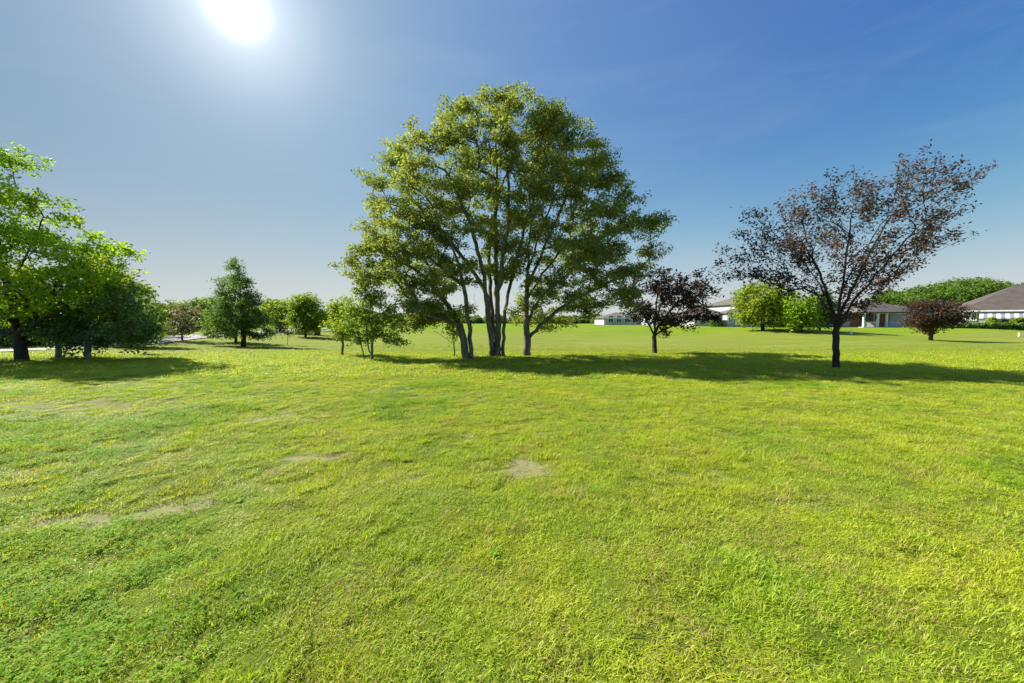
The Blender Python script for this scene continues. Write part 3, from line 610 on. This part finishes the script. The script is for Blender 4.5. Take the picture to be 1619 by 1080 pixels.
#@@WOODS
# ------------------------------------------------------------------ far woods: masses nobody could count
def wood(name, label, profile, leafm, seed, depth=4, dens=1.0, ls=0.3, lf=30, low=0.0):
    """profile: (px, top py, distance); overlapping crowns of many sizes from the ground up to that height"""
    rg = np.random.default_rng(seed); p = np.array(profile, float); C = []; x = p[0, 0]
    while x < p[-1, 0]:
        Y = np.interp(x, p[:, 0], p[:, 2])
        for row in range(2):
            tp = np.interp(x, p[:, 0], p[:, 1])+rg.uniform(-7, 3)+row*rg.uniform(0, 14); yd = Y+(1-row)*depth*rg.uniform(0.2, 1)-row*depth*rg.uniform(0, 0.6)
            b = at(x+rg.uniform(-5, 5), 505, yd); t = at(x, tp, yd); g = float(hgt(b[0], yd)); H = max(1.2, t[2]-g); r = min(H*rg.uniform(0.30, 0.46), 3.2)
            nb = int(22*dens*max(1, H/6)); m = int(lf*dens)
            v = rg.normal(size=(nb, 3)); v /= np.linalg.norm(v, axis=1)[:, None]; q = rg.uniform(low, 1, nb); rr = r*np.sqrt(np.maximum(0.10, 1-(np.abs(q-0.5)/0.54)**2.4))
            cc = np.stack([b[0]+rr*v[:, 0]*0.95, yd+rr*v[:, 1]*0.95, g+H*(0.03+0.90*q)], 1)
            C.append((cc[:, None, :]+tn(rg, (nb, m, 3))*np.array((0.28, 0.28, 0.17))*r*0.8).reshape(-1, 3))
        x += (0.9+rg.uniform(0, 0.7))*r/Y*FPX*0.55
    C = np.concatenate(C); gz = hgt(C[:, 0], C[:, 1]); C = C[C[:, 2] > gz+0.05]
    V, Fq = leaves_mesh(rg, C, ls); print(name, len(C))
    return tag(link(name, mesh_np(name, V, Fq, leafm)), label, 'woodland', kind='stuff')
LF_FAR = leaf_mat('leaf_far', (0.09, 0.15, 0.05), (0.16, 0.24, 0.075), (0.25, 0.33, 0.10))
LF_OLIVE = leaf_mat('leaf_olive', (0.06, 0.075, 0.035), (0.13, 0.14, 0.06), (0.2, 0.21, 0.08))
LF_FARB = leaf_mat('leaf_far_bright', (0.055, 0.12, 0.025), (0.12, 0.21, 0.035), (0.22, 0.32, 0.055))
wood('woodland', 'dark green wood rising behind the left road', [(-330,430,24),(-100,440,24),(0,470,24),(60,480,25),(150,450,27),(215,450,30),(232,462,33)], LF_OAK, 61, 3, 1.0, 0.16)
wood('woodland', 'greyish olive thicket on the far side of the road', [(228,470,36),(246,478,38),(275,484,42),(300,488,46),(330,487,52),(350,492,56)], LF_OLIVE, 66, 3, 1.0, 0.2)
wood('woodland', 'mixed far wood behind the lone conical tree', [(262,482,75),(300,478,75),(330,474,75),(345,482,75),(380,494,75),(430,480,78),(450,478,78),(470,486,80),(520,497,85),(560,492,85),(600,498,85),(660,503,90)], LF_FAR, 62, 6, 0.9, 0.36)
wood('woodland', 'low line of far trees seen between the big trunks', [(640,505,120),(700,503,120),(740,505,120),(800,504,120),(860,506,120),(960,503,120),(1010,500,120)], LF_FAR, 63, 8, 0.8, 0.5)
wood('woodland', 'bright green wood rising behind the houses on the right', [(1385,472,88),(1400,464,88),(1420,456,88),(1450,458,88),(1470,450,88),(1500,444,88),(1520,438,88),(1545,442,88),(1580,449,88),(1619,447,88),(1680,445,88),(1800,450,88)], LF_FARB, 64, 6, 1.2, 0.34, 34)
wood('woodland', 'small green wood showing over the brown roof beside the yellow tree', [(1085,495,95),(1120,486,95),(1140,485,95),(1165,486,95)], LF_OAK, 65, 5, 0.9, 0.36)

#@@HOUSES
M_WHITE = plain('white_siding', (0.40, 0.41, 0.43), 0.6, 0.06, 1.5)
M_GREYW = plain('grey_siding', (0.42, 0.45, 0.48), 0.6, 0.08, 1.5)
M_TRIM = plain('white_trim', (0.78, 0.78, 0.78), 0.5, 0.04)
M_ROOF = plain('brown_shingles', (0.075, 0.058, 0.05), 0.9, 0.22, 1.2)
M_ROOF2 = plain('grey_shingles', (0.105, 0.092, 0.083), 0.9, 0.2, 1.2)
M_DARKW = plain('dark_opening', (0.02, 0.022, 0.025), 0.3, 0.2)
M_BRICK = plain('brick_panel', (0.24, 0.12, 0.075), 0.9, 0.3, 6)
m_, nt_, b_ = mat('window_glass'); b_.inputs['Base Color'].default_value = (0.05, 0.075, 0.10, 1); b_.inputs['Roughness'].default_value = 0.08; M_GLASS = m_
def hip(x0, x1, y0, y1, ze, zp, ov=0.45, gable_l=False, gable_r=False, ridge=None):
    m = MB(); x0 -= ov; x1 += ov; y0 -= ov; y1 += ov; yc = (y0+y1)/2; in_ = (y1-y0)/2
    in_ = min(in_, (x1-x0)/2-0.2) if ridge is None else ridge
    a, b = x0+(0 if gable_l else in_), x1-(0 if gable_r else in_)
    P = [(x0,y0,ze),(x1,y0,ze),(x1,y1,ze),(x0,y1,ze)]; A, B = (a,yc,zp), (b,yc,zp)
    m.poly([P[0],P[1],B,A]); m.poly([P[2],P[3],A,B]); m.poly([P[1],P[2],B]); m.poly([P[3],P[0],A])
    for i in range(4): 
        p, q = P[i], P[(i+1) % 4]; m.poly([(p[0],p[1],ze-0.18),(q[0],q[1],ze-0.18),q,p])
    m.poly([(p[0],p[1],ze-0.18) for p in P][::-1]); return m
def window(par, x0, x1, z0, z1, y, mull=1):
    f = MB(); t = 0.09; f.box(x0-t, y-0.06, z1, x1+t, y+0.02, z1+t); f.box(x0-t, y-0.08, z0-t, x1+t, y+0.02, z0); f.box(x0-t, y-0.06, z0, x0, y+0.02, z1); f.box(x1, y-0.06, z0, x1+t, y+0.02, z1)
    for k in range(mull):
        xm = x0+(x1-x0)*(k+1)/(mull+1); f.box(xm-0.03, y-0.05, z0, xm+0.03, y+0.02, z1)
    fo = f.build('window', M_TRIM, par); MB().box(x0, y-0.02, z0, x1, y+0.01, z1).build('pane', M_GLASS, fo)
def X(px, Y): return at(px, 505, Y)[0]
def Zp(py, Y): return at(CX, py, Y)[2]
def house(label, pxl, pxr, Y, D, pye, pyp, wallm, roofm, origin=None, **k):
    x0, x1 = X(pxl, Y), X(pxr, Y); cx = (x0+x1)/2 if origin is None else origin; g = float(hgt(cx, Y))-0.1; ze, zp = Zp(pye, Y)-g, Zp(pyp, Y+D/2)-g
    t = thing('house', label, 'house', (cx, Y, g)); MB().box(x0-cx, 0, 0, x1-cx, D, ze-0.05).build('wall', wallm, t)
    r = hip(x0-cx, x1-cx, 0, D, ze+0.12, zp, **k).build('roof', roofm, t)
    MB().box(x0-cx-0.47, -0.53, ze-0.1, x1-cx+0.47, -0.455, ze+0.1).build('gutter', M_TRIM, t)
    return t, cx, g
# far right house with awning
HX = X(1522, 60)
t, cx, g = house('brown-roofed white house with striped awning at the right edge', 1522, 1522+18.5*FPX/60, 60, 13, 492, 455.5, M_WHITE, M_ROOF, origin=HX)
t.rotation_euler.z = R(-40)
def lx(px, Y=None): k = (px-CX)/FPX; return (60*k-HX)/(math.cos(R(40))+math.sin(R(40))*k)
for a, b in ((1526, 1532), (1535, 1541)): window(t, lx(a), lx(b), 1.25, 2.35, -0.02)
aw = MB(); n = 34; xa, xb = lx(1546), 16.0
for k in range(n):
    xx0 = xa+(xb-xa)*k/n; xx1 = xa+(xb-xa)*(k+1)/n; z = 2.42
    aw.poly([(xx0-0.5*(1-0), -2.6, z-0.75), (xx1-0.5, -2.6, z-0.75), (xx1, -0.05, z), (xx0, -0.05, z)]); aw.poly([(xx0-0.5, -2.6, z-0.95), (xx1-0.5, -2.6, z-0.95), (xx1-0.5, -2.6, z-0.75), (xx0-0.5, -2.6, z-0.75)])
M_AW1 = plain('awning_white', (0.6, 0.6, 0.63), 0.6, 0.03); M_AW2 = plain('awning_grey', (0.20, 0.20, 0.24), 0.6, 0.03)
awo = aw.build('awning', M_AW1, t); awo.data.materials.append(M_AW2)
for i, p in enumerate(awo.data.polygons): p.material_index = (i//2) % 2
MB().box(lx(1583), -0.06, 0, lx(1592), 0.0, 2.1).build('door', M_DARKW, t)
for p_ in (1570, 1620, 1664): MB().box(lx(p_)-0.05-0.4, -2.6, 0, lx(p_)+0.05-0.4, -2.5, 1.62).build('awning_post', M_TRIM, t)
window(t, lx(1600), lx(1614), 1.0, 2.1, -0.02)
# house with the porch
t, cx, g = house('low white house with grey hip roof and a brick porch', 1290, 1440, 63, 12, 495.5, 477, M_WHITE, M_ROOF2)
lx = lambda px, Y=63: X(px, Y)-cx
lx = lambda px, Y=60.5: X(px, Y)-cx
x0, x1 = lx(1366), lx(1431)
hip(lx(1362), lx(1434), -2.6, 1.5, 2.62, 4.3, 0.4).build('porch_roof', M_ROOF2, t)
MB().box(x0, -0.05, 0.1, x1, -0.01, 2.45).build('porch_wall', M_BRICK, t)
MB().box(x0-0.2, -2.6, 0, x1+0.2, -0.06, 0.18).build('porch_floor', M_GREYW, t)
for p_ in (1367, 1389, 1403, 1430): MB().box(lx(p_)-0.13, -2.5, 0.18, lx(p_)+0.13, -2.25, 2.45).build('porch_post', M_TRIM, t)
MB().box(lx(1391), -0.1, 0.1, lx(1399), -0.055, 2.25).build('door', M_DARKW, t)
window(t, lx(1404.5), lx(1411), 0.9, 2.2, -0.12); window(t, lx(1300, 63), lx(1310, 63), 1.0, 2.1, -0.02); window(t, lx(1335, 63), lx(1345, 63), 1.0, 2.1, -0.02)
for (a, b) in ((1368, 1388), (1404, 1429)):
    rl = MB(); rl.box(lx(a), -2.42, 0.95, lx(b), -2.35, 1.02); k = lx(a)
    while k < lx(b): rl.box(k, -2.40, 0.18, k+0.03, -2.37, 0.95); k += 0.16
    rl.build('railing', M_TRIM, t)
MB().box(lx(1423)-0.12, 4.0, 3.0, lx(1423)+0.12, 4.24, 4.5).build('vent_pipe', M_TRIM, t)
t, cx, g = house('dark-roofed house just behind the porch house', 1436, 1475, 76, 10, 494, 482, M_GREYW, M_ROOF)
window(t, -2, -0.8, 1, 2.1, -0.02)
# two-storey house behind the yellow tree
t, cx, g = house('tall white house behind the yellow green tree', 1164, 1246, 68, 10, 481, 465, M_WHITE, M_ROOF2)
for a in (1172, 1190, 1215, 1232): window(t, X(a, 68)-cx, X(a+7, 68)-cx, 1.0, 2.2, -0.02)
for a in (1190, 1215, 1232): window(t, X(a, 68)-cx, X(a+7, 68)-cx, 3.2, 4.2, -0.02)
xa, xb = X(1150, 65)-cx, X(1185, 65)-cx
MB().box(xa, -3.0, 0, xb, -0.01, 2.5).build('sun_room', M_WHITE, t); hip(xa, xb, -3.0, 0.0, 2.55, 3.3, 0.3).build('sun_room_roof', M_ROOF2, t)
for a in (1152, 1160, 1168, 1176): window(t, X(a, 65)-cx, X(a+4.5, 65)-cx, 0.9, 2.1, -3.02)
t, cx, g = house('white house with brown roof between purple tree and tall white house', 1098, 1152, 72, 10, 498.5, 485, M_WHITE, M_ROOF)
window(t, X(1140, 72)-cx, X(1145, 72)-cx, 0.9, 2.1, -0.02)
t, cx, g = house('grey house half hidden behind the dark purple tree', 1032, 1085, 80, 10, 500, 489, M_GREYW, M_ROOF2)
for a in (1040, 1055, 1070): window(t, X(a, 80)-cx, X(a+7, 80)-cx, 0.9, 2.1, -0.02)
t, cx, g = house('pale house left of the dark purple tree, farthest of the row', 955, 1012, 88, 10, 503, 494, M_GREYW, M_ROOF2)
for a in (962, 975, 988, 1000): window(t, X(a, 88)-cx, X(a+7, 88)-cx, 0.7, 2.2, -0.02)

def bush(name, label, cat, x0, x1, Y, h, dd, leafm, seed, n=900, ls=0.22):
    rg = np.random.default_rng(seed); a, b = X(x0, Y), X(x1, Y); cx = (a+b)/2; g = float(hgt(cx, Y)); w_ = (b-a)/2
    v = rg.uniform(-1, 1, (n*3, 3)); v[:, 2] = (v[:, 2]+1)/2; r = (np.abs(v[:, 0])**3+np.abs(v[:, 1])**3+np.abs(v[:, 2])**3); v = v[(r < 1) & (r > 0.25)][:n]
    C = v*np.array((w_, dd/2, h)); C[:, 2] *= 0.85+0.3*vnoise(C[:, 0]*1.5+seed, C[:, 1], 3); V, Fq = leaves_mesh(rg, C, ls)
    t = thing(name, label, cat, (cx, Y, g)); link('foliage', mesh_np('foliage', V, Fq, leafm), t)
    for k in range(3): MB().box(-w_*0.5+k*w_*0.5-0.05, -0.05, -0.1, -w_*0.5+k*w_*0.5+0.05, 0.05, h*0.6).build('stem', B_DARK, t)
    return t
bush('shrub', 'square clipped green shrub at the corner of the brown-roofed house', 'shrub', 1124, 1141, 66, 2.2, 2.2, LF_OAK, 71, 1200)
bush('shrub', 'low green shrub below the yellow green tree', 'shrub', 1222, 1240, 60, 1.4, 2, LF_MID, 72)
bush('shrub', 'dark shrub right of the bright bushy tree', 'shrub', 1276, 1302, 60, 1.2, 2, LF_DARK, 73)
bush('hedge', 'long low hedge in front of the awning house', 'hedge', 1488, 1640, 51.5, 0.85, 1.4, LF_OAK, 74, 4200)
bush('shrub', 'dark low shrub left of the brownish red tree', 'shrub', 1432, 1462, 58, 1.0, 1.6, LF_DARK, 75)
bush('shrub', 'yellow green shrub under the striped awning', 'shrub', 1562, 1574, 54.6, 1.7, 1.0, LF_YEL, 76)
bush('shrub', 'yellow green shrub at the far end of the awning', 'shrub', 1598, 1619, 52.8, 1.7, 1.0, LF_YEL, 77)
# small things on the grass
def marker(label, px, py, h=0.45):
    p = gp(px, py); t = thing('yardage_post', label, 'post', p); m = MB()
    w_ = 0.05 if h < .5 else .06
    m.box(-w_, -w_, -0.05, w_, w_, h-0.06); m.build('post', M_TRIM, t); MB().box(-w_*0.8, -w_*0.8, h-0.06, w_*0.8, w_*0.8, h).build('cap', M_TRIM, t)
marker('short white post on the grass before the porch house', 1346, 529, 0.5)
marker('short white post on the grass before the awning house', 1611, 532, 0.4)
p = gp(501, 530); t = thing('waste_bin', 'dark bin under the round tree by the far road', 'bin', p)
mb = MB()
for k in range(10):
    a0, a1 = k*math.pi/5, (k+1)*math.pi/5; r0, r1 = 0.36, 0.42
    mb.poly([(r0*math.cos(a0), r0*math.sin(a0), 0), (r0*math.cos(a1), r0*math.sin(a1), 0), (r1*math.cos(a1), r1*math.sin(a1), 0.95), (r1*math.cos(a0), r1*math.sin(a0), 0.95)])
mb.build('barrel', M_DARKW, t); lid = MB()
for (ra, za, rb_, zb) in ((0.46, 0.95, 0.46, 1.03), (0.46, 1.03, 0.2, 1.15), (0.2, 1.15, 0.001, 1.16)):
    for k in range(10):
        a0, a1 = k*math.pi/5, (k+1)*math.pi/5
        lid.poly([(ra*math.cos(a0), ra*math.sin(a0), za), (ra*math.cos(a1), ra*math.sin(a1), za), (rb_*math.cos(a1), rb_*math.sin(a1), zb), (rb_*math.cos(a0), rb_*math.sin(a0), zb)])
lid.build('lid', M_DARKW, t)
